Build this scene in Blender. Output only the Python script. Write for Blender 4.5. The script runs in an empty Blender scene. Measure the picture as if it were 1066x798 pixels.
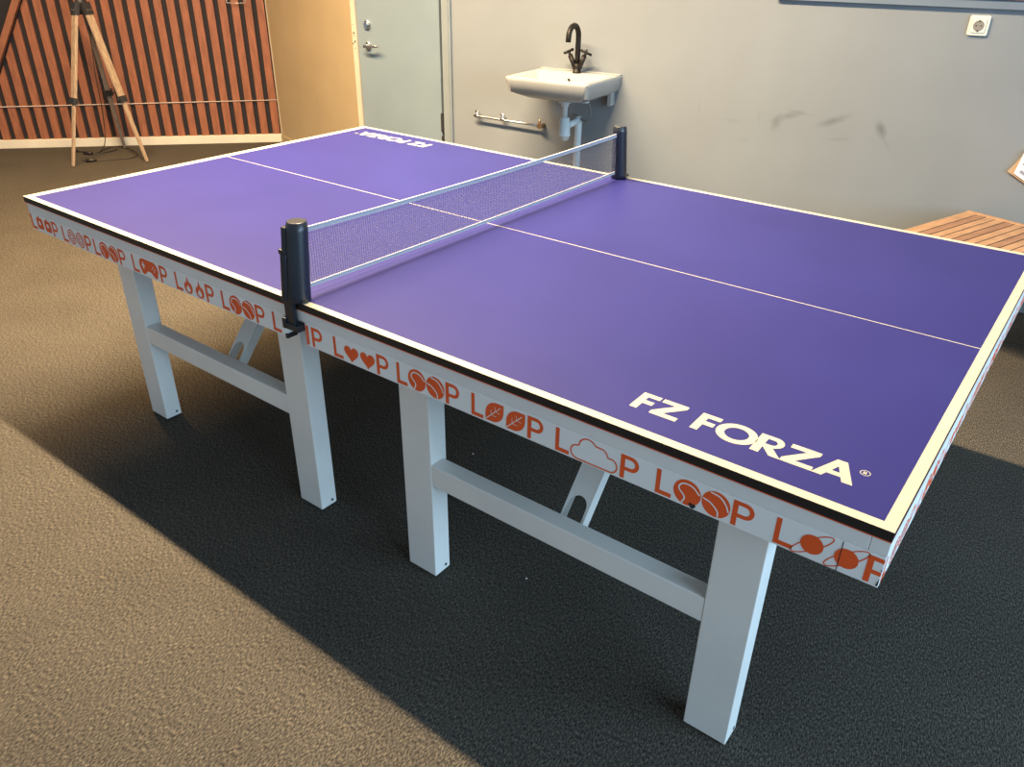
import bpy, bmesh, math, random
from math import sin, cos, pi, radians
from mathutils import Vector, Matrix
from mathutils.geometry import tessellate_polygon
random.seed(4)
C = bpy.context.scene.collection
S = bpy.context.scene

# ------------------------------------------------------------------ camera
yaw, pitch, roll, FPX = 2.21815536, -0.508444817, 0.0148680165, 820.455
fwd = Vector((cos(yaw)*cos(pitch), sin(yaw)*cos(pitch), sin(pitch)))
rt = fwd.cross(Vector((0, 0, 1))).normalized(); up = rt.cross(fwd)
r2 = rt*cos(roll) + up*sin(roll); u2 = up*cos(roll) - rt*sin(roll)
cam = bpy.data.objects.new('camera', bpy.data.cameras.new('camera')); C.objects.link(cam)
cam.data.sensor_width = 36; cam.data.lens = FPX/1066*36; cam.data.clip_start = 0.02
M = Matrix((r2, u2, -fwd)).transposed().to_4x4(); M.translation = (2.83678136, -1.06775424, 1.50991223)
cam.matrix_world = M; S.camera = cam

# ------------------------------------------------------------------ world, lights, exposure
S.view_settings.view_transform = 'Standard'; S.view_settings.look = 'None'
S.view_settings.exposure = 0.0; S.view_settings.gamma = 1; S.view_settings.use_curve_mapping = False
w = bpy.data.worlds.new('world'); S.world = w; w.use_nodes = True
bg = w.node_tree.nodes['Background']; bg.inputs[0].default_value = (0.70, 0.85, 1.0, 1); bg.inputs[1].default_value = 0.56
def area(name, loc, target, sx, sy, power, col, spread=pi):
    l = bpy.data.lights.new(name, 'AREA'); l.shape = 'RECTANGLE'; l.size = sx; l.size_y = sy
    l.energy = power; l.color = col; l.spread = spread
    o = bpy.data.objects.new(name, l); C.objects.link(o); o.location = loc
    d = Vector(target) - Vector(loc)
    if abs(d.x) < 1e-6 and abs(d.y) < 1e-6: o.rotation_euler = (0, 0, 0)
    else: o.rotation_euler = d.to_track_quat('-Z', 'Y').to_euler()
    return o
# warm row of ceiling lamps running along the length of the table
area('ceiling_lamp_row', (-1.6, 0.88, 3.3), (-1.6, 0.88, 0), 2.0, 0.07, 215, (1, 0.62, 0.28), radians(150))
area('ceiling_lamp_row_near', (0.5, 0.88, 3.3), (0.5, 0.88, 0), 2.2, 0.07, 490, (1, 0.76, 0.48), radians(150))
# cool daylight from the window wall on the right
area('window_daylight', (6.2, 0.3, 1.7), (0, 0.9, 0.5), 4.0, 2.0, 250, (0.5, 0.76, 1.0))

# ------------------------------------------------------------------ helpers
def mat(name, col, rough=.6, metal=0, spec=.5, noise=None, bump=None, coat=0):
    m = bpy.data.materials.new(name); m.use_nodes = True
    nt = m.node_tree; b = nt.nodes['Principled BSDF']
    b.inputs['Base Color'].default_value = (*col, 1); b.inputs['Roughness'].default_value = rough
    b.inputs['Metallic'].default_value = metal; b.inputs['Specular IOR Level'].default_value = spec
    if coat: b.inputs['Coat Weight'].default_value = coat; b.inputs['Coat Roughness'].default_value = .1
    tc = nt.nodes.new('ShaderNodeTexCoord'); mp = nt.nodes.new('ShaderNodeMapping')
    nt.links.new(tc.outputs['Object'], mp.inputs[0])
    nz = nt.nodes.new('ShaderNodeTexNoise'); nt.links.new(mp.outputs[0], nz.inputs[0])
    sc, amt = noise or (6, .06)
    nz.inputs['Scale'].default_value = sc; nz.inputs['Detail'].default_value = 4
    cr = nt.nodes.new('ShaderNodeValToRGB'); nt.links.new(nz.outputs[0], cr.inputs[0])
    cr.color_ramp.elements[0].position = .3; cr.color_ramp.elements[1].position = .7
    cr.color_ramp.elements[0].color = (*[c*(1-amt) for c in col], 1)
    cr.color_ramp.elements[1].color = (*[min(1, c*(1+amt)) for c in col], 1)
    nt.links.new(cr.outputs[0], b.inputs['Base Color'])
    if bump:
        bn = nt.nodes.new('ShaderNodeTexNoise'); bn.inputs['Scale'].default_value = bump[0]
        nt.links.new(tc.outputs['Object'], bn.inputs[0])
        bp = nt.nodes.new('ShaderNodeBump'); bp.inputs['Strength'].default_value = bump[1]; bp.inputs['Distance'].default_value = .002
        nt.links.new(bn.outputs[0], bp.inputs['Height']); nt.links.new(bp.outputs[0], b.inputs['Normal'])
    m['map'] = mp.name
    return m
def stretch(m, v): m.node_tree.nodes[m['map']].inputs['Scale'].default_value = v; return m

def bx(bm, a, b, mi=0):
    vs = [bm.verts.new((x, y, z)) for x in (a[0], b[0]) for y in (a[1], b[1]) for z in (a[2], b[2])]
    for f in ((0, 1, 3, 2), (4, 6, 7, 5), (0, 4, 5, 1), (2, 3, 7, 6), (0, 2, 6, 4), (1, 5, 7, 3)):
        bm.faces.new([vs[i] for i in f]).material_index = mi
    return vs
def loft(bm, rings, cap0=True, cap1=True, mi=0, smooth=False):
    R = [[bm.verts.new(p) for p in r] for r in rings]; n = len(R[0])
    for a, b in zip(R, R[1:]):
        for i in range(n):
            f = bm.faces.new((a[i], a[(i+1) % n], b[(i+1) % n], b[i])); f.material_index = mi; f.smooth = smooth
    if cap0: bm.faces.new(R[0][::-1]).material_index = mi
    if cap1: bm.faces.new(R[-1]).material_index = mi
    return R
def frame_of(d):
    d = d.normalized(); a = Vector((0, 0, 1)) if abs(d.z) < .9 else Vector((1, 0, 0))
    x = d.cross(a).normalized(); return x, d.cross(x)
def tube(bm, pts, rad, seg=12, mi=0):
    pts = [Vector(p) for p in pts]; n = len(pts)
    rads = rad if isinstance(rad, (list, tuple)) else [rad]*n
    rings = []; x = None
    for i, p in enumerate(pts):
        d = (pts[min(i+1, n-1)] - pts[max(i-1, 0)]).normalized()
        if x is None: x, y = frame_of(d)
        else:
            x = (x - d*x.dot(d)).normalized(); y = d.cross(x)
        rings.append([p + (x*cos(2*pi*k/seg) + y*sin(2*pi*k/seg))*rads[i] for k in range(seg)])
    loft(bm, rings, mi=mi, smooth=True)
def beam(bm, p, q, wx, wy, side, mi=0):
    """rectangular bar p->q; wx along 'side' direction, wy across"""
    p, q = Vector(p), Vector(q); d = (q-p).normalized()
    s = Vector(side); s = (s - d*s.dot(d)).normalized(); t = d.cross(s)
    wx = wx if isinstance(wx, tuple) else (wx, wx)
    rr = [[c + s*a*ww/2 + t*b*wy/2 for a, b in ((1, 1), (-1, 1), (-1, -1), (1, -1))] for c, ww in ((p, wx[0]), (q, wx[1]))]
    loft(bm, rr, mi=mi)
def spline(pts, n=8):
    P = [Vector(p) for p in pts]; P = [P[0]*2-P[1]] + P + [P[-1]*2-P[-2]]; out = []
    for i in range(1, len(P)-2):
        for k in range(n):
            t = k/n; a, b, c, d = P[i-1:i+3]
            out.append(.5*((2*b) + (c-a)*t + (2*a-5*b+4*c-d)*t*t + (3*b-a-3*c+d)*t**3))
    out.append(P[-2]); return out
def obj(name, bm, mats, parent=None, bevel=0, seg=2, smooth=False):
    bmesh.ops.recalc_face_normals(bm, faces=bm.faces) if smooth != 'keep' else None
    me = bpy.data.meshes.new(name); bm.to_mesh(me); bm.free()
    for m in (mats if isinstance(mats, (list, tuple)) else [mats]): me.materials.append(m)
    o = bpy.data.objects.new(name, me); C.objects.link(o)
    if parent: o.parent = parent
    if smooth is True:
        for p in me.polygons: p.use_smooth = True
    if bevel:
        b = o.modifiers.new('bevel', 'BEVEL'); b.width = bevel; b.segments = seg; b.limit_method = 'ANGLE'
    return o
def thing(name, label, cat, loc=(0, 0, 0), rz=0, group=None):
    o = bpy.data.objects.new(name, None); C.objects.link(o); o.location = loc; o.rotation_euler = (0, 0, rz)
    o.empty_display_size = .1; o['label'] = label; o['category'] = cat
    if group: o['group'] = group
    return o
def tag(o, label, cat): o['label'] = label; o['category'] = cat; return o
def struct(o, label=None):
    o['kind'] = 'structure'
    if label: o['label'] = label
    return o
def B(): return bmesh.new()
def boxobj(name, a, b, m, parent=None, bevel=0):
    bm = B(); bx(bm, a, b); return obj(name, bm, m, parent, bevel)
def relz(o, loc, rz=0): o.location = loc; o.rotation_euler = (0, 0, rz); return o

# wall frames: local x runs along the wall, -y points into the room
WA = radians(6); WP = Vector((1, 3.0, 0))
def wp(u, out=0, z=0): return WP + Vector((cos(WA), sin(WA), 0))*u + Vector((sin(WA), -cos(WA), 0))*out + Vector((0, 0, z))
SP = Vector((-4.444, 1.595, 0)); SA = math.atan2(.73743, .67542)
def sp(s, out=0, z=0): return SP + Vector((cos(SA), sin(SA), 0))*s + Vector((sin(SA), -cos(SA), 0))*out + Vector((0, 0, z))

# ------------------------------------------------------------------ materials
def carpet_mat():
    m = bpy.data.materials.new('carpet'); m.use_nodes = True; nt = m.node_tree; b = nt.nodes['Principled BSDF']
    N = nt.nodes.new; L = nt.links.new
    tc = N('ShaderNodeTexCoord'); mp = N('ShaderNodeMapping'); mp.vector_type = 'TEXTURE'; mp.inputs['Rotation'].default_value = (0, 0, radians(100)); mp.inputs['Scale'].default_value = (1, .36, 1)
    L(tc.outputs['Object'], mp.inputs[0])
    n1 = N('ShaderNodeTexNoise'); n1.inputs['Scale'].default_value = 112; n1.inputs['Detail'].default_value = 4; n1.inputs['Roughness'].default_value = .75; L(mp.outputs[0], n1.inputs[0])
    n2 = N('ShaderNodeTexNoise'); n2.inputs['Scale'].default_value = 3; n2.inputs['Detail'].default_value = 3; L(tc.outputs['Object'], n2.inputs[0])
    r = N('ShaderNodeValToRGB'); L(n1.outputs[0], r.inputs[0]); e = r.color_ramp.elements
    e[0].position = .39; e[0].color = (.017, .016, .015, 1); e[1].position = .63; e[1].color = (.175, .152, .118, 1)
    k = e.new(.5); k.color = (.060, .056, .049, 1)
    mx = N('ShaderNodeMix'); mx.data_type = 'RGBA'; mx.blend_type = 'MULTIPLY'; mx.inputs[0].default_value = .35
    L(r.outputs[0], mx.inputs[6]); L(n2.outputs[0], mx.inputs[7]); L(mx.outputs[2], b.inputs['Base Color'])
    b.inputs['Roughness'].default_value = .95; b.inputs['Specular IOR Level'].default_value = .1
    bp = N('ShaderNodeBump'); bp.inputs['Strength'].default_value = .6; bp.inputs['Distance'].default_value = .003
    L(n1.outputs[0], bp.inputs['Height']); L(bp.outputs[0], b.inputs['Normal'])
    return m
CARPET = carpet_mat()
def wall_mat():
    m = mat('painted_wall', (.184, .206, .224), .55, noise=(2.2, .05), bump=(60, .12))
    nt = m.node_tree; N = nt.nodes.new; L = nt.links.new; b = nt.nodes['Principled BSDF']
    src = b.inputs['Base Color'].links[0].from_socket
    tc = N('ShaderNodeTexCoord'); cur = src
    nz = N('ShaderNodeTexNoise'); nz.inputs['Scale'].default_value = 14; L(tc.outputs['Object'], nz.inputs[0])
    # black rubber scuffs: centre u, z, half length, half height, tilt, strength (wall local coordinates)
    for (cu, cz, a, h, t, s) in ((.44, .772, .07, .015, .35, .4), (.392, .735, .04, .020, 1.2, .4), (.50, .795, .06, .006, -.15, .25), (.665, .775, .065, .016, .42, .5), (.885, .757, .036, .019, -1.05, .6), (.70, .69, .05, .008, .1, .2), (.92, .70, .05, .006, -.9, .16), (.16, .72, .05, .008, .0, .14), (.24, .63, .03, .008, .1, .14), (-.02, .76, .006, .05, .1, .13), (.30, .75, .006, .04, .1, .13)):
        mp = N('ShaderNodeMapping'); mp.vector_type = 'TEXTURE'
        mp.inputs['Location'].default_value = (cu, 0, cz); mp.inputs['Rotation'].default_value = (0, -t, 0); mp.inputs['Scale'].default_value = (a, 1e3, h)
        L(tc.outputs['Object'], mp.inputs[0])
        ln = N('ShaderNodeVectorMath'); ln.operation = 'LENGTH'; L(mp.outputs[0], ln.inputs[0])
        mr = N('ShaderNodeMapRange'); mr.inputs[1].default_value = 1.5; mr.inputs[2].default_value = .1; mr.inputs[3].default_value = 0; mr.inputs[4].default_value = s; L(ln.outputs['Value'], mr.inputs[0])
        ml = N('ShaderNodeMath'); ml.operation = 'MULTIPLY'; L(mr.outputs[0], ml.inputs[0]); L(nz.outputs[0], ml.inputs[1])
        m2 = N('ShaderNodeMath'); m2.operation = 'MULTIPLY'; m2.inputs[1].default_value = 1.6; m2.use_clamp = True; L(ml.outputs[0], m2.inputs[0])
        mx = N('ShaderNodeMix'); mx.data_type = 'RGBA'; L(m2.outputs[0], mx.inputs[0]); L(cur, mx.inputs[6]); mx.inputs[7].default_value = (.05, .055, .06, 1)
        cur = mx.outputs[2]
    L(cur, b.inputs['Base Color'])
    return m
WALL = wall_mat()
TANW = mat('tan_wall', (.36, .29, .18), .6, noise=(3, .05), bump=(50, .1))
CEIL = mat('ceiling_paint', (.6, .58, .54), .8)
DOORM = mat('door_paint', (.165, .215, .25), .4, noise=(3, .05))
FRAMEM = mat('frame_paint', (.45, .39, .30), .45)
TRIMM = mat('grey_trim', (.19, .22, .235), .45)
CREAMB = mat('skirting_paint', (.60, .57, .48), .5)
GAP = mat('dark_gap', (.03, .02, .015), .9)
NAVY = mat('navy_backing', (.010, .008, .012), .8)
SLAT = stretch(mat('cherry_slat', (.24, .092, .048), .45, noise=(8, .22)), (5, 5, .8))
BEAMW = stretch(mat('cherry_beam', (.22, .085, .042), .45, noise=(8, .2)), (1.2, 4, 1.2))
SLATEB = mat('slate_blue_board', (.13, .17, .22), .5)
BROWNB = mat('brown_board', (.13, .09, .08), .5)
PURPLE = mat('purple_playing_surface', (.020, .0205, .122), .47, spec=.13, noise=(2.5, .07))
CREAM = mat('cream_line', (.38, .365, .30), .45, spec=.3)
BLACKE = mat('black_edge', (.008, .007, .007), .5)
ORANGE = mat('orange_sticker', (.80, .10, .018), .45)
STEEL = mat('white_grey_steel', (.78, .78, .75), .38, noise=(5, .05))
APRON = mat('apron_grey', (.74, .75, .74), .45, noise=(5, .04))
STICK = mat('sticker_grey', (.82, .84, .84), .4, noise=(5, .03))
DARKM = mat('dark_metal', (.02, .02, .022), .5)
PLAST = mat('black_plastic', (.012, .016, .024), .33)
NETM = mat('net_string', (.12, .12, .15), .7)
TAPE = mat('net_tape', (.34, .34, .38), .6)
CERAM = mat('ceramic', (.31, .32, .32), .15, coat=.2)
PLUMB = mat('plumbing_plastic', (.55, .62, .66), .35)
CHROME = mat('chrome', (.55, .55, .55), .22, metal=1)
BRASS = mat('brass', (.30, .2, .12), .4, metal=.8)
BLKTAP = mat('black_tap', (.008, .006, .005), .45, spec=.25)
HOSE = mat('grey_hose', (.16, .17, .17), .4)
SOCKW = mat('socket_cream', (.72, .68, .56), .35)
SOCKD = mat('socket_well', (.20, .19, .17), .5)
OAK = stretch(mat('tripod_wood', (.34, .25, .17), .5, noise=(14, .25)), (6, 6, 1))
OAK_SHADED = stretch(mat('tripod_wood_shaded', (.22, .18, .15), .5, noise=(14, .2)), (6, 6, 1))  # same tripod wood, darkened to paint in the shade on the rear leg
CORD = mat('black_cable', (.015, .012, .01), .5)
TEAKA = stretch(mat('teak_light', (.34, .20, .11), .5, noise=(10, .18)), (4, 1, 4))
TEAKB = stretch(mat('teak_brown', (.24, .13, .075), .5, noise=(10, .2)), (4, 1, 4))
PAPER = mat('paper', (.74, .74, .70), .7)
INK = mat('grey_print', (.25, .25, .33), .7)
BOARD = mat('brown_card', (.42, .29, .18), .7)
ROPE = mat('pale_string', (.55, .45, .40), .7)
ACRYL = mat('steel_rod', (.45, .42, .40), .35, metal=.6)

# ------------------------------------------------------------------ room
bm = B(); bx(bm, (-7, -4, -.05), (8, 6, 0)); struct(obj('floor', bm, CARPET), 'dark heathered carpet')
bm = B(); bx(bm, (-7, -4, 3.4), (8, 6, 3.45)); struct(obj('ceiling', bm, CEIL))
# back wall (with the basin), right of the door trim, plus the part over the door
bm = B(); bx(bm, (-1.615, 0, 0), (5.2, .12, 3.4)); bx(bm, (-2.405, 0, 2.08), (-1.615, .12, 3.4))
wb = struct(relz(obj('wall_back', bm, WALL), WP, WA), 'grey painted wall behind the basin')
# tan wall between slatted wall and door frame
TE = wp(-2.405); TS = sp(2.238)
d = TE - TS; TA = math.atan2(d.y, d.x); TL = d.length
bm = B(); bx(bm, (0, 0, 0), (TL, .12, 3.4)); struct(relz(obj('wall_corner', bm, TANW), TS, TA), 'tan painted wall left of the door')
bm = B(); bx(bm, (0.004, -.012, 0), (TL, -.001, .06)); struct(relz(obj('baseboard_corner', bm, TANW, bevel=.002), TS, TA))
bm = B(); bx(bm, (-.002, -.006, 0.07), (.008, 0.0, 3.38)); struct(relz(obj('trim_3', bm, FRAMEM), TS, TA), 'pale edge strip at the corner of the tan wall')
# slatted wall
bm = B(); bx(bm, (-2.2, 0.022, 0), (2.236, .14, 3.4)); wl = struct(relz(obj('wall_left', bm, NAVY), SP, SA), 'dark navy wall under cherry wood slats')
bm = B()
def beam_z(s): return 1.091 + (s-.490)*1.744       # underside line of the sloping beam
x = 2.223
i = 0
while x > -2.1:
    a, b = x-.058, x
    jj = random.uniform(-.0015, .0015)
    za, zb = max(.06, min(3.38, beam_z(a)+.05)), max(.06, min(3.38, beam_z(b)+.05))
    if zb > .08:
        bx_v = [(a, -.0+jj, .058), (b, 0+jj, .058), (b, .0215, .058), (a, .0215, .058)]
        lo = [bm.verts.new(v) for v in bx_v]
        hi = [bm.verts.new((v[0], v[1], za if v[0] == a else zb)) for v in bx_v]
        for q in ((0, 1, 5, 4), (1, 2, 6, 5), (2, 3, 7, 6), (3, 0, 4, 7), (4, 5, 6, 7), (3, 2, 1, 0)):
            bm.faces.new([(lo+hi)[k] for k in q])
    x -= .0965
obj('slat_cladding', bm, SLAT, wl, bevel=.002)
bm = B(); bx(bm, (-2.2, -.014, 0), (2.236, .021, .066)); struct(relz(obj('baseboard_left', bm, CREAMB, bevel=.003), SP, SA), 'cream baseboard under the slats')
# sloping beam
bm = B()
p0, p1 = Vector((-.148, -.035, -.02)), Vector((1.762, -.035, 3.31))
dd = (p1-p0).normalized(); pr_ = Vector((-dd.z, 0, dd.x))
vs = []
for y_ in (-.052, -.003):
    for P_ in (p0, p1):
        for k in (0, 1):
            v = P_ + pr_*(.058*k); v.y = y_; v.z = max(v.z, .067); vs.append(bm.verts.new(v))
for q in ((0, 2, 3, 1), (4, 5, 7, 6), (0, 1, 5, 4), (2, 6, 7, 3), (0, 4, 6, 2), (1, 3, 7, 5)): bm.faces.new([vs[k] for k in q])
struct(relz(obj('trim_1', bm, BEAMW, bevel=.003), SP, SA), 'sloping cherry wood beam capping the slats')
bm = B(); tube(bm, [(-2.1, -.006, .308), (0, -.006, .322), (2.232, -.006, .343)], .0035, 6)
tag(relz(obj('string', bm, ROPE), SP, SA), 'pale taut string stretched low across the cherry slats', 'string')
# small rod frame high on the slats
t = thing('wall_rack', 'thin steel rod rack hung at the top of the slats beside tan wall', 'rack', sp(1.946, 0, 1.076), SA)
bm = B(); tube(bm, [(0, -.03, .22), (0, -.03, 0), (.142, -.03, 0), (.142, -.03, .22), (0, -.03, .22)], .004, 8); obj('rod_frame', bm, ACRYL, t)
for xx in (.0, .142): bm = B(); tube(bm, [(xx, -.03, .2), (xx, .001, .2)], .004, 8); obj('wall_hook', bm, ACRYL, t)

# door with frame
ft = bm = B()
bx(bm, (-2.404, -.012, 0), (-2.366, .10, 2.08)); bx(bm, (-2.366, -.012, 2.045), (-1.68, .10, 2.08))
fr = struct(relz(obj('trim_2', bm, FRAMEM, bevel=.002), WP, WA), 'cream door frame with strike plate holes')
bm = B()
for (uu, zz, r_) in ((-2.386, .992, .006), (-2.383, .975, .003), (-2.397, .928, .005), (-2.380, .94, .006), (-2.384, .90, .003), (-2.388, 1.04, .003)):
    tube(bm, [(uu, -.0135, zz), (uu, -.008, zz)], r_, 10)
obj('strike_hole', bm, DARKM, fr)
bm = B(); bx(bm, (-1.68, -.016, 0), (-1.617, .10, 2.1)); bx(bm, (-1.638, -.021, 0), (-1.628, -.012, 2.1))
struct(relz(obj('trim_4', bm, TRIMM, bevel=.002), WP, WA), 'light grey door jamb right of the door')
bm = B(); bx(bm, (-2.40, .07, 0), (-1.66, .11, 2.07)); struct(relz(obj('trim_5', bm, GAP), WP, WA), 'dark rebate behind the door')
bm = B(); bx(bm, (-2.362, .0, .008), (-1.708, .042, 2.04)); dr = struct(relz(obj('door_1', bm, DOORM, bevel=.002), WP, WA), 'pale grey blue flush door')
def ring_y(cx, cz, y, r, n=20): return [(cx+r*cos(2*pi*k/n), y, cz+r*sin(2*pi*k/n)) for k in range(n)]
bm = B(); loft(bm, [ring_y(-2.276, 1.045, y, r) for y, r in ((0, .028), (-.008, .028), (-.012, .022), (-.012, .016), (-.02, .015), (-.02, .001))], smooth=False); obj('door_lock', bm, CHROME, dr)
bm = B(); loft(bm, [ring_y(-2.278, .92, y, r) for y, r in ((0, .026), (-.008, .026), (-.012, .02), (-.013, .011), (-.045, .010), (-.046, .002))])
tube(bm, spline([(-2.278, -.045, .92), (-2.25, -.05, .921), (-2.20, -.048, .925), (-2.165, -.042, .928)]), .008, 12); obj('door_handle', bm, CHROME, dr)
bm = B(); bx(bm, (-1.712, -.006, .45), (-1.69, .01, .56)); bx(bm, (-1.709, -.006, .39), (-1.693, .01, .42)); obj('hinge', bm, DARKM, dr)
# boards along the top of the back wall
bm = B(); bx(bm, (.3, -.022, 1.295), (5.15, -.001, 1.33)); struct(relz(obj('trim_6', bm, SLATEB, bevel=.002), WP, WA), 'slate blue rail along the wall')
bm = B(); bx(bm, (.3, -.03, 1.331), (5.15, -.001, 1.45)); struct(relz(obj('trim_7', bm, BROWNB, bevel=.002), WP, WA), 'brown board above the blue rail')

# ------------------------------------------------------------------ flat lettering / motifs
def circ(cx, cy, r, n=28, ry=None, rot=0):
    ry = ry or r
    return [(cx + r*cos(t)*cos(rot) - ry*sin(t)*sin(rot), cy + r*cos(t)*sin(rot) + ry*sin(t)*cos(rot)) for t in [2*pi*k/n for k in range(n)]]
def stroke(pts, w):
    n = len(pts); A = []; Bq = []
    for i in range(n):
        a, b = Vector(pts[max(i-1, 0)]), Vector(pts[min(i+1, n-1)]); d = (b-a).normalized(); nn = Vector((-d.y, d.x))*w/2
        A.append(tuple(Vector(pts[i])+nn)); Bq.append(tuple(Vector(pts[i])-nn))
    return A + Bq[::-1]
def closed_stroke(pts, w):
    n = len(pts); A = []; Bq = []
    for i in range(n):
        a, b = Vector(pts[i-1]), Vector(pts[(i+1) % n]); d = (b-a).normalized(); nn = Vector((-d.y, d.x))*w/2
        A.append(tuple(Vector(pts[i])+nn)); Bq.append(tuple(Vector(pts[i])-nn))
    return [A, Bq]
def arc(cx, cy, r, a0, a1, n=12, ry=None): return [(cx+r*cos(radians(a0+(a1-a0)*k/n)), cy+(ry or r)*sin(radians(a0+(a1-a0)*k/n))) for k in range(n+1)]
def put(bm, loops, fr, lift=0, mi=0, clip=None):
    """fill loops (outer + holes) on a surface frame fr=(origin, ux, uy, normal)"""
    if clip:
        loops = [[(min(max(x_, clip[0]), clip[1]), y_) for x_, y_ in lp] for lp in loops]
    O, ux, uy, nn = fr
    tris = tessellate_polygon([[Vector((x_, y_, 0)) for x_, y_ in lp] for lp in loops])
    flat = [p for lp in loops for p in lp]
    vs = [bm.verts.new(O + ux*p[0] + uy*p[1] + nn*lift) for p in flat]
    for t_ in tris:
        try: f = bm.faces.new([vs[k] for k in t_]); f.material_index = mi
        except ValueError: continue
        f.normal_update()
        if f.normal.dot(nn) < 0: f.normal_flip()
def sc(loops, s, ox=0, oy=0): return [[(x_*s+ox, y_*s+oy) for x_, y_ in lp] for lp in loops]
def gl_L(w=.62, t=.17): return [[(0, 0), (w, 0), (w, t), (t, t), (t, 1), (0, 1)]]
def gl_P(t=.18):
    out = [(0, 0), (t, 0), (t, .36)] + arc(.42, .68, .32, -90, 90, 12) + [(0, 1)]
    hole = [(t, .36+t*.85), (t, 1-t*.85)] + arc(.42, .68, .32-t*.85, 90, -90, 12)
    return [out, hole]
def gl_F(t=.24, w=.62): return [[(0, 0), (t, 0), (t, .38), (w*.9, .38), (w*.9, .59), (t, .59), (t, .79), (w, .79), (w, 1), (0, 1)]]
def gl_Z(w=.86): return [[(0, 0), (w, 0), (w, .21), (.36, .21), (w, .82), (w, 1), (.04, 1), (.04, .79), (.5, .79), (0, .18)]]
def gl_O(): return [circ(.6, .5, .6, 36, .53), circ(.6, .5, .35, 36, .32)[::-1]]
def gl_R(t=.25): return [[(0, 0), (t, 0), (t, .36), (.55, 0), (.87, 0), (.52, .41)] + arc(.45, .71, .29, -65, 90, 10) + [(0, 1)], [(t, .54), (t, .82)] + arc(.42, .68, .14, 90, -90, 8)]
def gl_A(): return [[(0, 0), (.27, 0), (.35, .2), (.72, .2), (.80, 0), (1.08, 0), (.68, 1), (.41, 1)], [(.43, .39), (.64, .39), (.535, .68)]]

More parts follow.
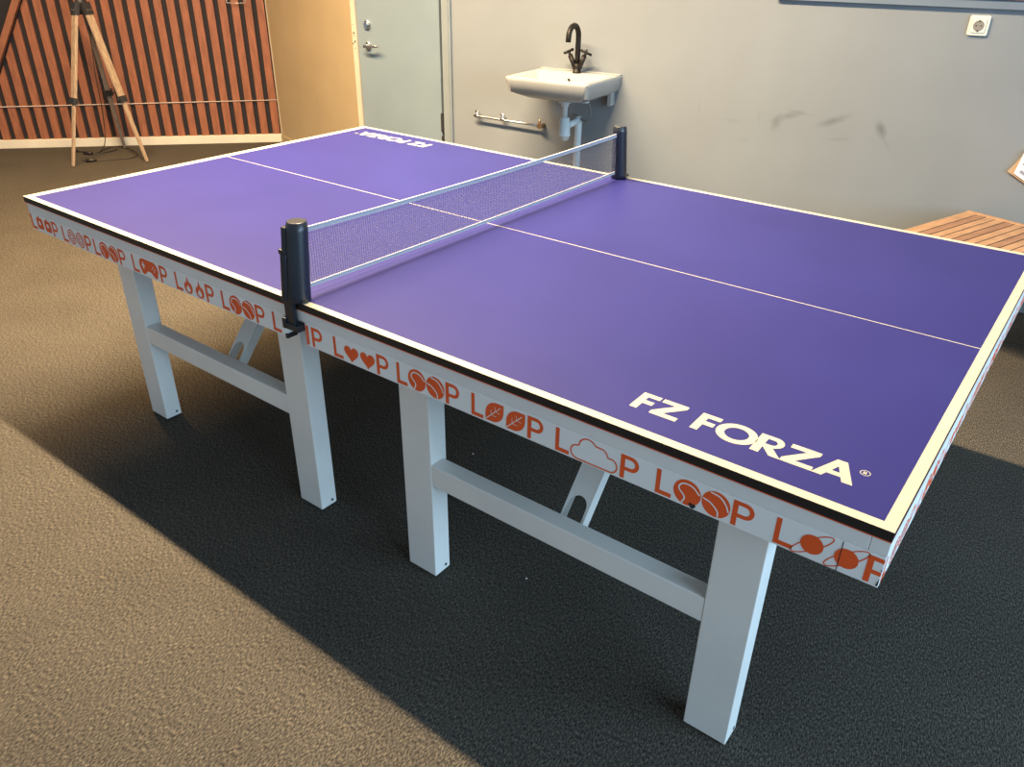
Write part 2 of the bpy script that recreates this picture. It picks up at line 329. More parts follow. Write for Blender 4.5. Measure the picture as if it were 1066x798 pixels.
h_ = .0515
def word(bm, kind, fr, x0, clip=None, only=None):
    z0 = .0042
    def P_(loops, lift=0, mi=0): put(bm, sc(loops, 1, x0, z0), fr, lift, mi, clip)
    if only != 'P': P_(sc(gl_L(), h_))
    if only == 'L': return
    P_(sc(gl_P(), h_, .1445))
    if only == 'P':
        P_([[(.126, 0), (.134, 0), (.134, h_), (.126, h_)]]); return
    c1, c2, r, m = .0610, .1150, .0262, h_/2
    if kind == 'tennis':
        P_([circ(c1, m, r)]); P_([circ(c2, m, r)])
        P_([stroke(spl2([(c1-.008, m-.024), (c1-.004, m-.010), (c1-.016, m+.004), (c1-.010, m+.016), (c1+.008, m+.0165), (c1+.0235, m+.004)]), .0028)], 3e-4, 1)
        P_([stroke(spl2([(c2-.024, m+.004), (c2-.010, m+.0), (c2+.004, m-.012), (c2+.006, m-.0245)]), .0028)], 3e-4, 1)
        P_([stroke(spl2([(c2-.012, m+.0215), (c2+.006, m+.018), (c2+.018, m+.006), (c2+.0235, m-.006)]), .0028)], 3e-4, 1)
    elif kind == 'heart':
        for c in (c1, c2):
            P_([[(c + .0235*sin(t)**3*1.02, m - .002 + .0245/17*(13*cos(t)-5*cos(2*t)-2*cos(3*t)-cos(4*t))) for t in [2*pi*k/36 for k in range(36)]]])
    elif kind == 'leaf':
        for c in (c1, c2):
            k = .0235; q_ = .030
            pts = [(c+k, m+k)] + arc(c+k-q_, m-k+q_, q_, 0, -90, 9) + [(c-k, m-k)] + arc(c-k+q_, m+k-q_, q_, 180, 90, 9)
            P_([pts])
            P_([stroke([(c-.027, m-.026), (c+.016, m+.016)], .0016)], 3e-4, 1)
            for k, (px_, dx_, dy_) in enumerate(((-.008, -.001, .012), (-.008, .013, -.001), (.003, -.002, .011), (.003, .011, -.002))):
                P_([stroke([(c+px_, m+px_), (c+px_+dx_, m+px_+dy_)], .0011)], 3.2e-4, 1)
    elif kind == 'planet':
        for c in (c1, c2):
            P_(closed_stroke(circ(c, m, .040, 40, .0095, radians(42)), .0020)); P_([circ(c, m, .0185)], 2e-4)
    elif kind == 'cloud':
        pts = arc(c1-.0100, m-.0105, .0150, 270, 95, 9) + arc(c1+.0130, m+.0060, .0200, 178, 35, 10) + arc(c2-.0140, m+.0020, .0160, 70, 5, 6) + arc(c2+.0080, m-.0105, .0150, 68, -90, 9)
        P_(closed_stroke(pts, .0030))
    elif kind == 'target':
        for c in (c1, c2):
            for ro, ri in ((.0245, .0205), (.0165, .0130), (.009, .0060)): P_([circ(c, m, ro, 26), circ(c, m, ri, 26)[::-1]])
    elif kind == 'flame':
        for c in (c1, c2):
            o = [(c+.002, m+.028), (c+.004, m+.014), (c+.011, m+.005), (c+.013, m+.011), (c+.020, m-.002), (c+.019, m-.015), (c+.010, m-.024), (c-.004, m-.0255), (c-.016, m-.020), (c-.020, m-.008), (c-.016, m+.002), (c-.011, m+.008), (c-.010, m+.002), (c-.003, m+.014)]
            i_ = [(c+.001, m+.002), (c+.006, m-.006), (c+.010, m-.012), (c+.006, m-.019), (c-.003, m-.0205), (c-.010, m-.016), (c-.009, m-.009), (c-.003, m-.004)]
            P_([o, i_[::-1]])
    elif kind == 'gamepad':
        cm = (c1+c2)/2
        o = arc(c1, m+.004, .0215, 90, 215, 10) + arc(c1-.004, m-.012, .012, 200, 320, 6) + [(cm-.008, m-.010), (cm+.008, m-.010)] + arc(c2+.004, m-.012, .012, 220, 340, 6) + arc(c2, m+.004, .0215, -35, 90, 10)
        P_([o]); k = .0028
        P_([[(c1-k, m-.006), (c1+k, m-.006), (c1+k, m+.002), (c1+.008, m+.002), (c1+.008, m+.007), (c1+k, m+.007), (c1+k, m+.015), (c1-k, m+.015), (c1-k, m+.007), (c1-.008, m+.007), (c1-.008, m+.002), (c1-k, m+.002)]], 3e-4, 1)
        for dx_, dy_ in ((-.007, .0), (.007, .0), (0, .007), (0, -.007)): P_([circ(c2+dx_, m+.004+dy_, .0024, 10)], 3e-4, 1)
    elif kind == 'dice':
        for c in (c1, c2):
            o = []
            for cx_, cy_, a0 in ((.014, .012, 0), (-.014, .012, 90), (-.014, -.012, 180), (.014, -.012, 270)): o += arc(c+cx_, m+cy_, .007, a0, a0+90, 4)
            P_([o]); P_([circ(c, m+.002, .0075, 16)], 3e-4, 1); P_([stroke([(c, m-.004), (c, m-.018)], .003)], 1e-4, 0)
            P_([stroke([(c-.004, m+.019), (c+.002, m+.026)], .006)], 1e-4, 0)
def spl2(p): return [(v.x, v.y) for v in spline([(a, b, 0) for a, b in p], 5)]

# ------------------------------------------------------------------ the table
T = thing('table_tennis_table', 'purple topped table tennis table on white steel legs standing on carpet', 'table')
L_, W_, H_ = 2.74, 1.525, .76
def top_half(xa, xb, lines):
    bm = B(); xs = sorted({xa, xb, *[v for v in (.02, 2.72) if xa < v < xb]}); ys = [0, .02, .761, .764, 1.505, 1.525]
    g = [[bm.verts.new((x_, y_, H_)) for y_ in ys] for x_ in xs]
    lo = [[bm.verts.new((x_, y_, .742)) for y_ in ys] for x_ in xs]
    for i in range(len(xs)-1):
        for j in range(5):
            xc, yc = (xs[i]+xs[i+1])/2, (ys[j]+ys[j+1])/2
            cream = xc < .02 or xc > 2.72 or yc < .02 or yc > 1.505 or .761 < yc < .764
            bm.faces.new((g[i][j], g[i+1][j], g[i+1][j+1], g[i][j+1])).material_index = 1 if cream else 0
            bm.faces.new((lo[i][j], lo[i][j+1], lo[i+1][j+1], lo[i+1][j])).material_index = 2
    for i in range(len(xs)-1):
        for j in (0, 5): bm.faces.new((g[i][j], g[i+1][j], lo[i+1][j], lo[i][j])).material_index = 2
    for j in range(5):
        for i in (0, len(xs)-1): bm.faces.new((g[i][j], g[i][j+1], lo[i][j+1], lo[i][j])).material_index = 2
    return obj('tabletop', bm, [PURPLE, CREAM, BLACKE], T)
tA = top_half(-.013, 1.3695, None); tB = top_half(1.3705, 2.74, None)
# lettering on the two ends
def forza(fr, parent):
    bm = B(); ht = .0620; x_ = 0
    for g, wd in ((gl_F(), .72), (gl_Z(), 1.02), (None, .42), (gl_F(), .70), (gl_O(), 1.28), (gl_R(), .93), (gl_Z(), .94), (gl_A(), 1.1)):
        if g: put(bm, sc(g, ht, x_*ht*.915, 0), fr, 3e-4)
        x_ += wd
    e = x_*ht*.915
    put(bm, [circ(e+.011, ht*.80, .0085, 20), circ(e+.011, ht*.80, .0072, 20)[::-1]], fr, 3e-4)
    put(bm, sc(gl_R(), .008, e+.0078, ht*.80-.004), fr, 3e-4)
    return obj('lettering', bm, CREAM, parent)
forza((Vector((2.2465, .0765, H_)), Vector((1, .008, 0)).normalized(), Vector((-.008, 1, 0)).normalized(), Vector((0, 0, 1))), tB)
forza((Vector((.4935, 1.4485, H_)), Vector((-1, -.008, 0)).normalized(), Vector((.008, -1, 0)).normalized(), Vector((0, 0, 1))), tA)
XL = -.010
# aprons: upper fascia and the sticker strip below it
for nm, a, b in (('front', (XL, .004), (2.7115, .032)), ('back', (XL, 1.493), (2.7115, 1.521)), ('left', (XL, .0322), (XL+.028, 1.4928)), ('right', (2.712, .004), (2.7398, 1.521))):
    f = boxobj('fascia', (a[0], a[1], .7095), (b[0], b[1], .7385), APRON, T, .001)
    # thin orange pinstripe tucked under the black edge
    o = .0022
    boxobj('pinstripe', (max(a[0], -9)-o*(nm != 'right'), a[1]-o, .7387), (b[0]+o*(nm == 'left')*0, b[1]+o, .7418), ORANGE, f)
def apron(a, b, frames, words, seams=()):
    ap = boxobj('apron', a, b, STICK, T, .001)
    for (kind, x_, clip, only) in words:
        bm = B(); word(bm, kind, frames, x_, clip, only); obj('printed_word', bm, [ORANGE, STICK], ap, smooth='keep')
    for s in seams:
        bm = B(); put(bm, [[(s-.0007, -.0005), (s+.0007, -.0005), (s+.0007, .0595), (s-.0007, .0595)]], frames, 4.5e-4); obj('seam', bm, DARKM, ap, smooth='keep')
    return ap
ZB = .6485
FF = (Vector((0, .0036, ZB)), Vector((1, 0, 0)), Vector((0, 0, 1)), Vector((0, -1, 0)))
lx = [-.009, .202, .400, .620, .842, 1.058, 1.272]
kinds = ['dice', 'target', 'tennis', 'gamepad', 'flame', 'tennis', None]
apL = apron((XL, .004, ZB), (1.318, .032, .709), FF, [(k, x_, (XL+.001, 1.315), 'L' if k is None else None) for k, x_ in zip(kinds, lx)])
boxobj('end_cap', (1.3185, .006, ZB+.0085), (1.324, .032, .706), STICK, apL)
boxobj('end_tip', (1.3185, .0025, ZB-.004), (1.326, .034, ZB+.0075), DARKM, apL)
rx = [1.276, 1.498, 1.706, 1.922, 2.134, 2.352, 2.571]
kinds = [None, 'heart', 'tennis', 'leaf', 'cloud', 'tennis', 'planet']
apR = apron((1.398, .004, ZB), (2.7395, .032, .709), FF, [(k, x_, (1.400, 2.739), 'P' if k is None else None) for k, x_ in zip(kinds, rx)], seams=(2.676,))
bm = B(); put(bm, [[(1.3982, 0), (1.4005, 0), (1.4005, .06), (1.3982, .06)]], FF, 2e-4); obj('sticker_edge', bm, ORANGE, apR)
bm = B(); put(bm, [[(2.4215, .004), (2.425, .0015), (2.429, .003), (2.433, .0095), (2.4285, .0125), (2.426, .0105), (2.4215, .0135), (2.4185, .009)]], FF, 6e-4); obj('paint_chip', bm, DARKM, apR)
for a_, b_ in (((2.7355, .004), (2.739, .02)), ((2.737, .036), (2.7392, .044)), ((2.706, .0), (2.712, .0018))):
    bm = B(); put(bm, [[a_, (b_[0], a_[1]), b_, ((a_[0]+b_[0])/2, b_[1]*.7)]], FF, 6e-4); obj('paint_chip', bm, DARKM, apR)
FR = (Vector((2.7400, 0, ZB)), Vector((0, 1, 0)), Vector((0, 0, 1)), Vector((1, 0, 0)))
apron((2.712, .0322, ZB), (2.7398, 1.4928, .709), FR, [(k, .012+.212*i, (.001, 1.524), None) for i, k in enumerate(['target', 'tennis', 'heart', 'leaf', 'tennis', 'planet', 'tennis'])])
apron((XL, .0322, ZB), (XL+.028, 1.4928, .709), (Vector((XL-.0004, 1.525, ZB)), Vector((0, -1, 0)), Vector((0, 0, 1)), Vector((-1, 0, 0))), [(k, .05+.205*i, (.041, 1.48), None) for i, k in enumerate(['tennis', 'heart', 'leaf', 'tennis', 'planet', 'tennis', 'target'])])
FB = (Vector((2.74, 1.5214, ZB)), Vector((-1, 0, 0)), Vector((0, 0, 1)), Vector((0, 1, 0)))
apron((XL, 1.493, ZB), (1.318, 1.521, .709), FB, [(k, 1.43+.212*i, (1.423, 2.727), None) for i, k in enumerate(['heart', 'tennis', 'leaf', 'cloud', 'tennis', 'planet'])])
apron((1.398, 1.493, ZB), (2.7395, 1.521, .709), FB, [(k, .02+.212*i, (.013, 1.34), None) for i, k in enumerate(['tennis', 'target', 'gamepad', 'flame', 'tennis', 'heart'])])
# under-frame rails and legs
LX = [(.312, .407), (1.143, 1.241), (1.606, 1.704), (2.444, 2.543)]
YF = (.1005, .158); YB = (1.367, 1.4245)
for (xa, xb) in LX:
    for (ya, yb) in (YF, YB):
        bm = B(); bx(bm, (xa, ya, .006), (xb, yb, .742)); lg = obj('leg', bm, STEEL, T, .0022)
        boxobj('foot_pad', (xa+.004, ya+.004, 0), (xb-.004, yb-.004, .0065), DARKM, lg)
        bm = B(); yc = (ya+yb)/2 + .012
        tube(bm, [(xb-.0005, yc, .022), (xb+.0012, yc, .022)], .0042, 10)
        obj('bolt', bm, DARKM, lg)
for (a_, b_) in ((LX[0][1], LX[1][0]), (LX[2][1], LX[3][0])):
    for (ya, yb) in (YF, YB):
        s = ya if ya < .5 else yb-.045
        boxobj('stretcher', (a_+.0002, s+.001, .309), (b_-.0002, s+.045, .372), STEEL, T, .002)
        boxobj('rail', (a_+.0002, s+.004, .700), (b_-.0002, s+.045, .7415), STEEL, T, .002)
for (xa, xb) in LX: boxobj('cross_rail', (xa+.02, YF[1]+.0005, .700), (xb-.02, YB[0]-.0005, .7415), STEEL, T, .002)
# folding braces: channel section, notched at the foot
for xc in (.786, 2.078):
    for sgn in (1, -1):
        y0, y1 = .150, .50; z0, z1 = .318, .738
        if sgn < 0: y0, y1 = 1.375, 1.025
        P0, P1 = Vector((xc, y0, z0)), Vector((xc, y1, z1)); dd = (P1-P0).normalized(); sx = Vector((1, 0, 0)); nn = sx.cross(dd)*(1 if sgn > 0 else -1)
        if nn.z < 0: nn = -nn
        Ln = (P1-P0).length; hw = .031
        bm = B()
        fr_ = (P0 - nn*0.0, sx, dd, nn)
        web = [(-hw, .035), (-hw+.007, .035)] + [(-(hw-.007)*cos(t), .068+.026*sin(t)) for t in [pi*k/10 for k in range(11)]] + [(hw-.007, .035), (hw, .035), (hw, Ln), (-hw, Ln)]
        put(bm, [web], fr_, .0); put(bm, [web], fr_, -.0025)
        for s_ in (-1, 1):
            c0 = P0 + sx*s_*(hw-.00125) - nn*.016 ; c1_ = P1 + sx*s_*(hw-.00125) - nn*.016
            beam(bm, c0, c1_, .0025, .033, (1, 0, 0))
        obj('brace', bm, STEEL, T, smooth='keep')

# ------------------------------------------------------------------ net
NX = 1.385
N = thing('table_tennis_net', 'retractable net with black end posts and white tapes across the purple table', 'net', (NX, .76, .76))
def R_(x_, y_, z_): return (x_-NX, y_-.76, z_-.76)
def post(cx, cy, sgn):
    R_ = lambda x_, y_, z_: (x_-NX, y_-.76+sgn*.11*max(0, z_-.768), z_-.76)
    bm = B()
    prof = ((.7625, .0265), (.764, .0285), (.775, .0288), (.85, .0272), (.93, .0258), (.942, .0252), (.944, .0235), (.949, .0232), (.9505, .0215))
    loft(bm, [[R_(cx + r*cos(2*pi*k/28), cy + r*sin(2*pi*k/28), z_) for k in range(28)] for z_, r in prof], smooth=True)
    p = obj('post', bm, PLAST, N)
    # outer spine with release catch
    bm = B(); ox = cx - .018
    loft(bm, [[R_(ox + a*rr, cy - sgn*.018 + b*rr, z_) for a, b in ((1, 1), (.5, 1.25), (-.5, 1.25), (-1, 1), (-1.1, 0), (-1, -1), (-.5, -1.25), (.5, -1.25), (1, -1), (1.1, 0))] for z_, rr in ((.766, .0105), (.874, .0105), (.878, .0075), (.938, .0075), (.9385, .005))])
    bx(bm, R_(ox-.016, cy-sgn*.018-.010, .873), R_(ox+.006, cy-sgn*.018+.010, .885))
    obj('release_catch', bm, PLAST, p, .0015)
    # clamp: arm down past the table edge and a foot
    yo = -.014 if sgn > 0 else 1.539
    bm = B(); ya, yb = sorted((yo, yo+sgn*.0125))
    bx(bm, R_(cx-.030, min(yo, yo+sgn*.012), .700), R_(cx+.002, max(yo, yo+sgn*.012), .768))
    bx(bm, R_(cx-.018, min(yo, cy), .7605), R_(cx+.014, max(yo, cy), .769))
    obj('clamp_arm', bm, PLAST, p, .002)
    bm = B(); y2 = yo + sgn*.0245
    bx(bm, R_(cx-.036, min(yo-sgn*.004, y2), .688), R_(cx+.018, max(yo-sgn*.004, y2), .704)); bx(bm, R_(cx-.038, min(yo-sgn*.006, yo+sgn*.008), .688), R_(cx-.026, max(yo-sgn*.006, yo+sgn*.008), .716))
    obj('clamp_foot', bm, PLAST, p, .002)
post(1.381, .010, 1); post(1.384, 1.488, -1)
def sag(y_): t_ = (y_-.03)/1.43; return -.008*4*t_*(1-t_) + .007*(1-t_)
ny = 64; y0_, y1_ = .038, 1.452
for nm, zc, hw in (('top_tape', .9195, .0058), ('bottom_tape', .7865, .0045)):
    bm = B(); rings = []
    for k in range(ny+1):
        y_ = y0_ + (y1_-y0_)*k/ny; z_ = zc + (sag(y_) if nm == 'top_tape' else sag(y_)*.5)
        rings.append([R_(NX+a, y_, z_+b) for a, b in ((-.0022, -hw), (-.0032, 0), (-.0022, hw), (.0022, hw), (.0016, 0), (.0022, -hw))])
    loft(bm, rings); obj(nm, bm, TAPE, N)
bm = B()
def string(p, q, r=.00058):
    p, q = Vector(R_(*p)), Vector(R_(*q)); d = (q-p).normalized(); s = Vector((1, 0, 0)); t_ = d.cross(s)
    loft(bm, [[c + s*r*a + t_*r*b for a, b in ((1, 0), (0, 1), (-1, 0), (0, -1))] for c in (p, q)], False, False)
nv = 200
for k in range(nv+1):
    y_ = y0_ + (y1_-y0_)*k/nv; string((NX, y_, .790+sag(y_)*.5), (NX, y_, .915+sag(y_)))
for j in range(1, 18):
    f = j/18
    for k in range(24):
        ya = y0_ + (y1_-y0_)*k/24; yb = y0_ + (y1_-y0_)*(k+1)/24
        za = (.790+sag(ya)*.5)*(1-f) + (.915+sag(ya))*f; zb = (.790+sag(yb)*.5)*(1-f) + (.915+sag(yb))*f
        string((NX, ya, za), (NX, yb, zb))
obj('netting', bm, NETM, N)

# ------------------------------------------------------------------ wash basin
U0 = -.728
BS = thing('wash_basin', 'white ceramic wash basin fixed to the grey wall behind the table', 'sink', wp(U0, 0, .76), WA)
def rr(x0, x1, o0, o1, z_, r, n=5, rb=None):
    """rounded rectangle ring; o = distance out from the wall"""
    rb = r if rb is None else rb; P = []
    for cx_, cy_, a0, q in ((x1-r, -(o1-r), -90, r), (x1-rb, -(o0+rb), 0, rb), (x0+rb, -(o0+rb), 90, rb), (x0+r, -(o1-r), 180, r)):
        for k in range(n+1):
            a_ = radians(a0+90*k/n); P.append((cx_+q*cos(a_), cy_+q*sin(a_), z_))
    return P
Z0 = .76
bm = B()
rings = [rr(-.09, .13, .09, .27, .765-Z0, .05, rb=.04), rr(-.17, .19, .04, .35, .783-Z0, .05, rb=.01), rr(-.239, .239, .002, .403, .812-Z0, .028, rb=.002),
         rr(-.249, .249, .002, .418, .872-Z0, .022, rb=.002), rr(-.251, .251, .002, .420, .884-Z0, .02, rb=.002), rr(-.247, .247, .002, .416, .890-Z0, .018, rb=.002),
         rr(-.230, .230, .10, .398, .889-Z0, .03, rb=.03), rr(-.222, .222, .108, .390, .880-Z0, .03, rb=.03), rr(-.19, .19, .13, .36, .835-Z0, .05, rb=.04), rr(-.12, .12, .17, .30, .812-Z0, .04, rb=.04), rr(-.02, .02, .21, .25, .808-Z0, .018, rb=.018)]
loft(bm, rings, smooth=True)
bs = obj('basin', bm, CERAM, BS)
es = bs.modifiers.new('edge', 'EDGE_SPLIT'); es.split_angle = radians(50)
boxobj('back_ledge', (-.249, -.030, .8895-Z0), (.249, -.002, .8965-Z0), CERAM, BS, .003)
bm = B(); tube(bm, [(-.012, -.1275, .858-Z0), (-.012, -.124, .859-Z0)], .0075, 14); obj('overflow_hole', bm, DARKM, BS)
bm = B(); tube(bm, [(0, -.23, .809-Z0), (0, -.23, .8115-Z0)], .02, 18); obj('drain', bm, CHROME, BS)
bm = B()
for s in (.197,):
    bx(bm, (s-.03, -.16, .795-Z0), (s+.01, -.002, .815-Z0)); bx(bm, (s-.005, -.05, .73-Z0), (s+.02, -.002, .815-Z0))
obj('wall_bracket', bm, CERAM, BS, .003)
boxobj('wall_bracket', (-.22, -.10, .795-Z0), (-.19, -.002, .815-Z0), CERAM, BS, .003)
bm = B(); loft(bm, [[(.10+.035*cos(2*pi*k/20), -.16+.03*sin(2*pi*k/20), z_-Z0) for k in range(20)] for z_ in (.755, .79)]); obj('fixing_boss', bm, PLUMB, BS, .003)

# faucet
FU = -.719
F = thing('faucet', 'matt black gooseneck faucet with two cross handles on the basin', 'faucet', wp(FU, .075, .8905), WA)
bm = B()
tube(bm, [(0, 0, 0), (0, 0, .006), (0, 0, .007), (0, 0, .03), (0, 0, .05)], [.024, .024, .021, .0195, .0175], 20)
obj('faucet_base', bm, BLKTAP, F)
bm = B(); pts = [(0, 0, .045), (0, 0, .12), (0, 0, .185)] + [(0, -.058+.058*cos(a_), .185+.058*sin(a_)) for a_ in [pi*k/12 for k in range(1, 13)]] + [(0, -.118, .165)]
tube(bm, pts, .0145, 16); obj('spout', bm, BLKTAP, F)
for s in (-1, 1):
    bm = B(); e = Vector((s*.046, -.004, .094)); tube(bm, [(s*.006, 0, .012), e*.96], .0135, 14); tube(bm, [e*.9, e*1.12], .008, 12)
    hd = obj('valve_body', bm, BLKTAP, F)
    bm = B(); dd = e.normalized(); a1 = Vector((0, 1, 0)).cross(dd).normalized(); c = e*1.15
    for rot in (0, 90):
        dv = Matrix.Rotation(radians(rot+s*25), 3, dd) @ a1
        tube(bm, [c-dv*.033, c+dv*.033], .0066, 10)
    obj('cross_handle', bm, BLKTAP, hd)

# waste trap
D0 = wp(-.722, .2, 0)
K = thing('waste_trap', 'white plastic bottle trap and waste pipe under the basin', 'pipe', wp(-.70, .06, 0), WA)
def k_(u, out, z): return (u+.70, -(out-.06), z)
def vt(bm, u, out, prof, n=20): loft(bm, [[(u+.70+r*cos(2*pi*k/n), -(out-.06)+r*sin(2*pi*k/n), z_) for k in range(n)] for z_, r in prof], smooth=True)
bm = B(); vt(bm, -.718, .2, ((.764, .034), (.748, .034), (.745, .022), (.73, .021), (.728, .016), (.655, .016))); obj('tailpipe', bm, PLUMB, K)
bm = B(); vt(bm, -.714, .2, ((.672, .021), (.668, .026), (.650, .027), (.648, .031), (.585, .031), (.582, .033), (.572, .033), (.570, .028), (.552, .024), (.546, .012))); obj('bottle', bm, PLUMB, K)
bm = B(); tube(bm, [k_(-.70, .19, .628), k_(-.70, .13, .632), k_(-.70, .09, .636)] + [k_(-.70, .06-.0*q, .636) for q in (1,)], [.018, .018, .018, .018], 16); tube(bm, [k_(-.70, .06, .66), k_(-.70, .06, .645), k_(-.70, .06, .62), k_(-.70, .06, .3), k_(-.70, .06, .001)], [.012, .021, .0205, .0195, .0195], 16); obj('waste_pipe', bm, PLUMB, K)
bm = B(); tube(bm, spline([(.052, -.08, .765), (.085, -.05, .735), (.085, -.03, .675), (.05, -.02, .638), (-.0, -.0, .655), (-.045, .02, .66)]), .0055, 8); obj('supply_hose', bm, HOSE, K)

WPp = thing('water_pipe', 'thin chrome water pipe with two valves on the wall left of the basin', 'pipe', wp(-1.41, .035, .58), WA)
bm = B(); tube(bm, [(-.025, 0, .001), (0, 0, 0), (.2, 0, -.004), (.435, 0, -.008)], .0065, 10); obj('pipe', bm, CHROME, WPp)
for xx in (.0, .185):
    bm = B(); tube(bm, [(xx, .033, 0), (xx, -.008, 0)], .009, 10); tube(bm, [(xx, 0, -.002), (xx, 0, .022)], .0075, 10); tube(bm, [(xx-.014, 0, .027), (xx+.014, 0, .027)], .006, 8); tube(bm, [(xx-.014, 0, 0), (xx+.014, 0, -.0005)], .0105, 10)
    obj('valve', bm, CHROME, WPp)
bm = B(); tube(bm, [(.43, 0, -.008), (.462, 0, -.009)], .013, 10); tube(bm, [(.452, .033, -.009), (.452, -.02, -.009)], .013, 12); tube(bm, [(.442, 0, -.01), (.442, 0, .028)], .006, 8); obj('stop_valve', bm, BRASS, WPp)

# ------------------------------------------------------------------ wall socket
K2 = thing('wall_socket', 'cream square wall socket high on the grey wall near the right edge', 'socket', wp(1.177, 0, 1.228), WA)
def rsq(hw, y_, r=.008, n=4):
    P = []
    for cx_, cz_, a0 in ((hw-r, hw-r, 0), (-(hw-r), hw-r, 90), (-(hw-r), -(hw-r), 180), (hw-r, -(hw-r), 270)):
        for k in range(n+1): a_ = radians(a0+90*k/n); P.append((cx_+r*cos(a_), y_, cz_+r*sin(a_)))
    return P
bm = B(); loft(bm, [rsq(.040, -.001), rsq(.040, -.008), rsq(.0375, -.0115), rsq(.029, -.0115, .005), rsq(.029, -.009, .005), rsq(.028, -.009, .005), rsq(.028, -.014, .005), rsq(.0265, -.016, .005)]); obj('plate', bm, SOCKW, K2)
bm = B(); loft(bm, [ring_y(0, 0, y_, r, 28) for y_, r in ((-.0162, .0215), (-.0175, .0215), (-.0175, .0195), (-.0165, .0192), (-.0164, .001))]); obj('well', bm, SOCKD, K2)
bm = B()
for xx in (-.0095, .0095): tube(bm, [(xx, -.0168, 0), (xx, -.0172, 0)], .003, 10)
for zz in (.0195, -.0195): bx(bm, (-.003, -.0185, zz-.003), (.003, -.0165, zz+.003))
obj('contact', bm, DARKM, K2)
bm = B(); bx(bm, (1.141, -.0015, 1.1765), (1.205, -.0002, 1.1795)); tag(relz(obj('shadow_strip', bm, TRIMM), WP, WA), 'thin grey strip drawn as the shadow line on the wall just under the socket', 'strip')  # thin line of shadow below the socket, modelled as a grey strip

# ------------------------------------------------------------------ leaflets pinned to the wall at the right
K3 = thing('pinned_notice', 'white paper notice over brown card on the wall at the right edge', 'notice', wp(1.451, 0, .641), WA)
bm = B()
def slab(bm, pts, y0, y1):
    loft(bm, [[(a, y_, b) for a, b in pts] for y_ in (y0, y1)])
slab(bm, [(0, 0), (.14, -.075), (.22, .07), (.075, .145)][:4], -.002, -.012); obj('backing_card', bm, BOARD, K3)
bm = B(); slab(bm, [(.026, -.003), (.135, -.062), (.19, .055), (.10, .10), (.042, .10)], -.0125, -.019); obj('paper', bm, PAPER, K3)
bm = B(); slab(bm, [(.045, .004), (.15, -.05), (.155, -.036), (.05, .016)], -.0192, -.0197); slab(bm, [(.048, .04), (.15, -.01), (.152, -.004), (.05, .046)], -.0192, -.0197); obj('printed_line', bm, INK, K3)

# ------------------------------------------------------------------ slatted bench
BA = math.atan2(-.309, .951)
BN = thing('slatted_bench', 'low teak slatted bench in the corner behind the right end of the table', 'bench', (2.345, 3.098, 0), BA)
# local: x to the right, -y towards the room
LB, DB = 1.25, .60
bm = B(); x_ = .0; i = 0
widths = []
while x_ < LB-.03:
    wd = .052 if i == 0 else .0365
    bx(bm, (x_, -DB, .432), (x_+wd, -.028, .452), 0 if i % 3 != 1 else 1); x_ += wd+.0055; i += 1
obj('slatted_seat', bm, [TEAKA, TEAKB], BN, .0015)
boxobj('edge_board', (0, -.0265, .425), (LB, 0, .454), TEAKA, BN, .002)
bm = B(); bx(bm, (.02, -DB+.03, .37), (LB-.02, -DB+.055, .431)); bx(bm, (.02, -.06, .37), (LB-.02, -.035, .431)); bx(bm, (.02, -DB+.056, .37), (.045, -.061, .431)); bx(bm, (LB-.045, -DB+.056, .37), (LB-.02, -.061, .431)); obj('seat_frame', bm, TEAKB, BN, .002)
for xx in (.02, LB-.07):
    for yy in (-DB+.0, -.085): boxobj('leg', (xx+.026, yy+.056 if yy < -.3 else yy-.026, 0), (xx+.0745 if xx < .5 else xx+.024, yy+.10 if yy < -.3 else yy+.02, .43), TEAKB, BN, .003)

# ------------------------------------------------------------------ tripod
TC = Vector((-3.426, 2.018, 0))
TR = thing('tripod', 'wooden tripod stand with black clamps in front of the slatted wall', 'tripod', TC)
feet = [Vector((-3.422, 1.681, 0)), Vector((-3.146, 2.119, 0)), Vector((-3.71, 2.253, 0))]
bm = B(); tube(bm, [(0, 0, 1.035), (0, 0, 1.16)], .032, 16); tube(bm, [(0, 0, 1.15), (0, 0, 1.45)], .016, 12); obj('hub', bm, DARKM, TR)
for i, f in enumerate(feet):
    fl = f-TC; hd = fl.copy(); hd.normalize(); top = hd*.045 + Vector((0, 0, 1.075)); side = hd.cross(Vector((0, 0, 1)))
    q = lambda t_: fl.lerp(top, t_)
    wood = OAK if i < 2 else OAK_SHADED; nw = 1 if i < 2 else .55
    bm = B(); beam(bm, q(.425), q(.975), (.052*nw, .058*nw), .02, side); ul = obj('leg', bm, wood, TR, .002)
    bm = B(); beam(bm, q(.004), q(.50) - side*0, (.022, .036), .016, side)
    tube(bm, [q(0.0), q(.02)], .008, 8); obj('lower_leg', bm, wood, ul, .0015)
    bm = B(); beam(bm, q(.405), q(.445), .062, .034, side); tube(bm, [q(.425)+side*.03, q(.425)+side*.045], .008, 8); tube(bm, [q(.425)-side*.03, q(.425)-side*.034], .006, 8); obj('clamp', bm, DARKM, ul, .002)
    bm = B(); beam(bm, q(.955), q(1.03), .066, .034, side)
    obj('top_bracket', bm, DARKM, ul, .002)
    bm = B()
    for k in (-.012, .014): tube(bm, [q(.985)+side*k - hd*-.016, q(.985)+side*k + hd*.022], .005, 8)
    obj('rivet', bm, CHROME, ul)
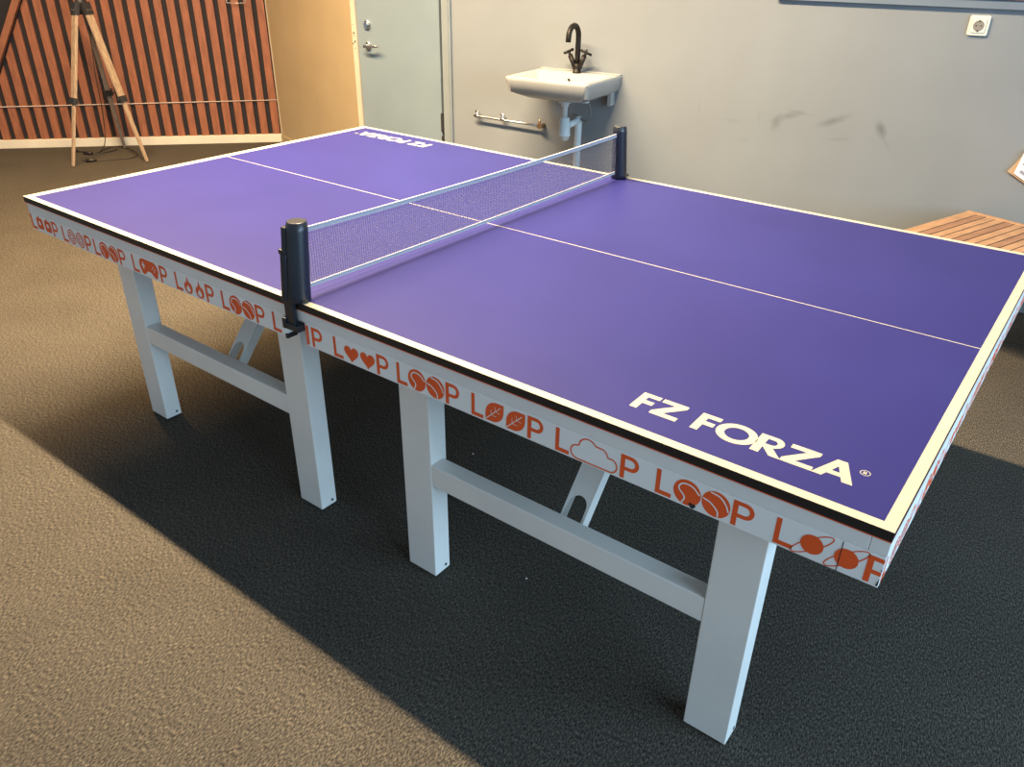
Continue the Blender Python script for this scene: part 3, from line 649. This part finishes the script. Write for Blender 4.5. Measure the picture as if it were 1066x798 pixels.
# cable from the tripod with a switch and a plug on the carpet
def cz(x_, y_, z_=.005): return (x_-TC.x, y_-TC.y, z_)
CB = thing('power_cable', 'black power cable hanging from the tripod and coiled on the carpet', 'cable', TC)
bm = B()
tube(bm, spline([(.0, .035, 1.03), (-.03, .03, .85), (-.06, .02, .6), (-.10, .03, .35), (-.17, .035, .12), (-.235, .02, .03), (-.27, 0, .006)] + [cz(-3.69, 1.99), cz(-3.70, 1.95)]), .0035, 6)
tube(bm, spline([cz(-3.86, 1.935), cz(-3.80, 1.955), cz(-3.74, 1.94), cz(-3.69, 1.95), cz(-3.72, 2.05), cz(-3.80, 2.17), cz(-3.76, 2.25), cz(-3.62, 2.245), cz(-3.45, 2.21), cz(-3.36, 2.15), cz(-3.33, 2.09), cz(-3.37, 2.02), cz(-3.41, 1.94), cz(-3.44, 1.86)]), .0035, 6)
tube(bm, spline([cz(-3.69, 1.96), cz(-3.66, 2.06), cz(-3.68, 2.16), cz(-3.74, 2.20)]), .0035, 6)
obj('cable', bm, CORD, CB)
bm = B(); tube(bm, [cz(-3.735, 1.93, .014), cz(-3.665, 1.955, .014)], .013, 10); obj('switch', bm, CORD, CB)
bm = B(); tube(bm, [cz(-3.475, 1.81, .014), cz(-3.45, 1.845, .014), cz(-3.435, 1.875, .012)], [.017, .015, .006], 10)
for s in (-.006, .006): tube(bm, [cz(-3.475+s, 1.81-s, .014), cz(-3.485+s, 1.79-s, .014)], .0025, 6)
obj('plug', bm, CORD, CB)
bm = B(); tube(bm, [cz(-3.845, 1.92, .012), cz(-3.875, 1.94, .012)], .011, 8); obj('plug', bm, CORD, CB)
# tiny bits of fluff on the carpet near the front legs
for (x_, y_) in ((1.90, .25), (1.40, .62)):
    bm = B(); bmesh.ops.create_icosphere(bm, subdivisions=1, radius=.0035)
    for v in bm.verts: v.co = Vector((v.co.x*random.uniform(.6, 1.3)+x_, v.co.y*random.uniform(.6, 1.3)+y_, v.co.z*.6+.002))
    o = obj('lint', bm, PAPER)
    tag(o, 'tiny white speck of lint on the dark carpet ' + ('near the front stretcher' if x_ > 1.6 else 'between the two leg frames'), 'lint')
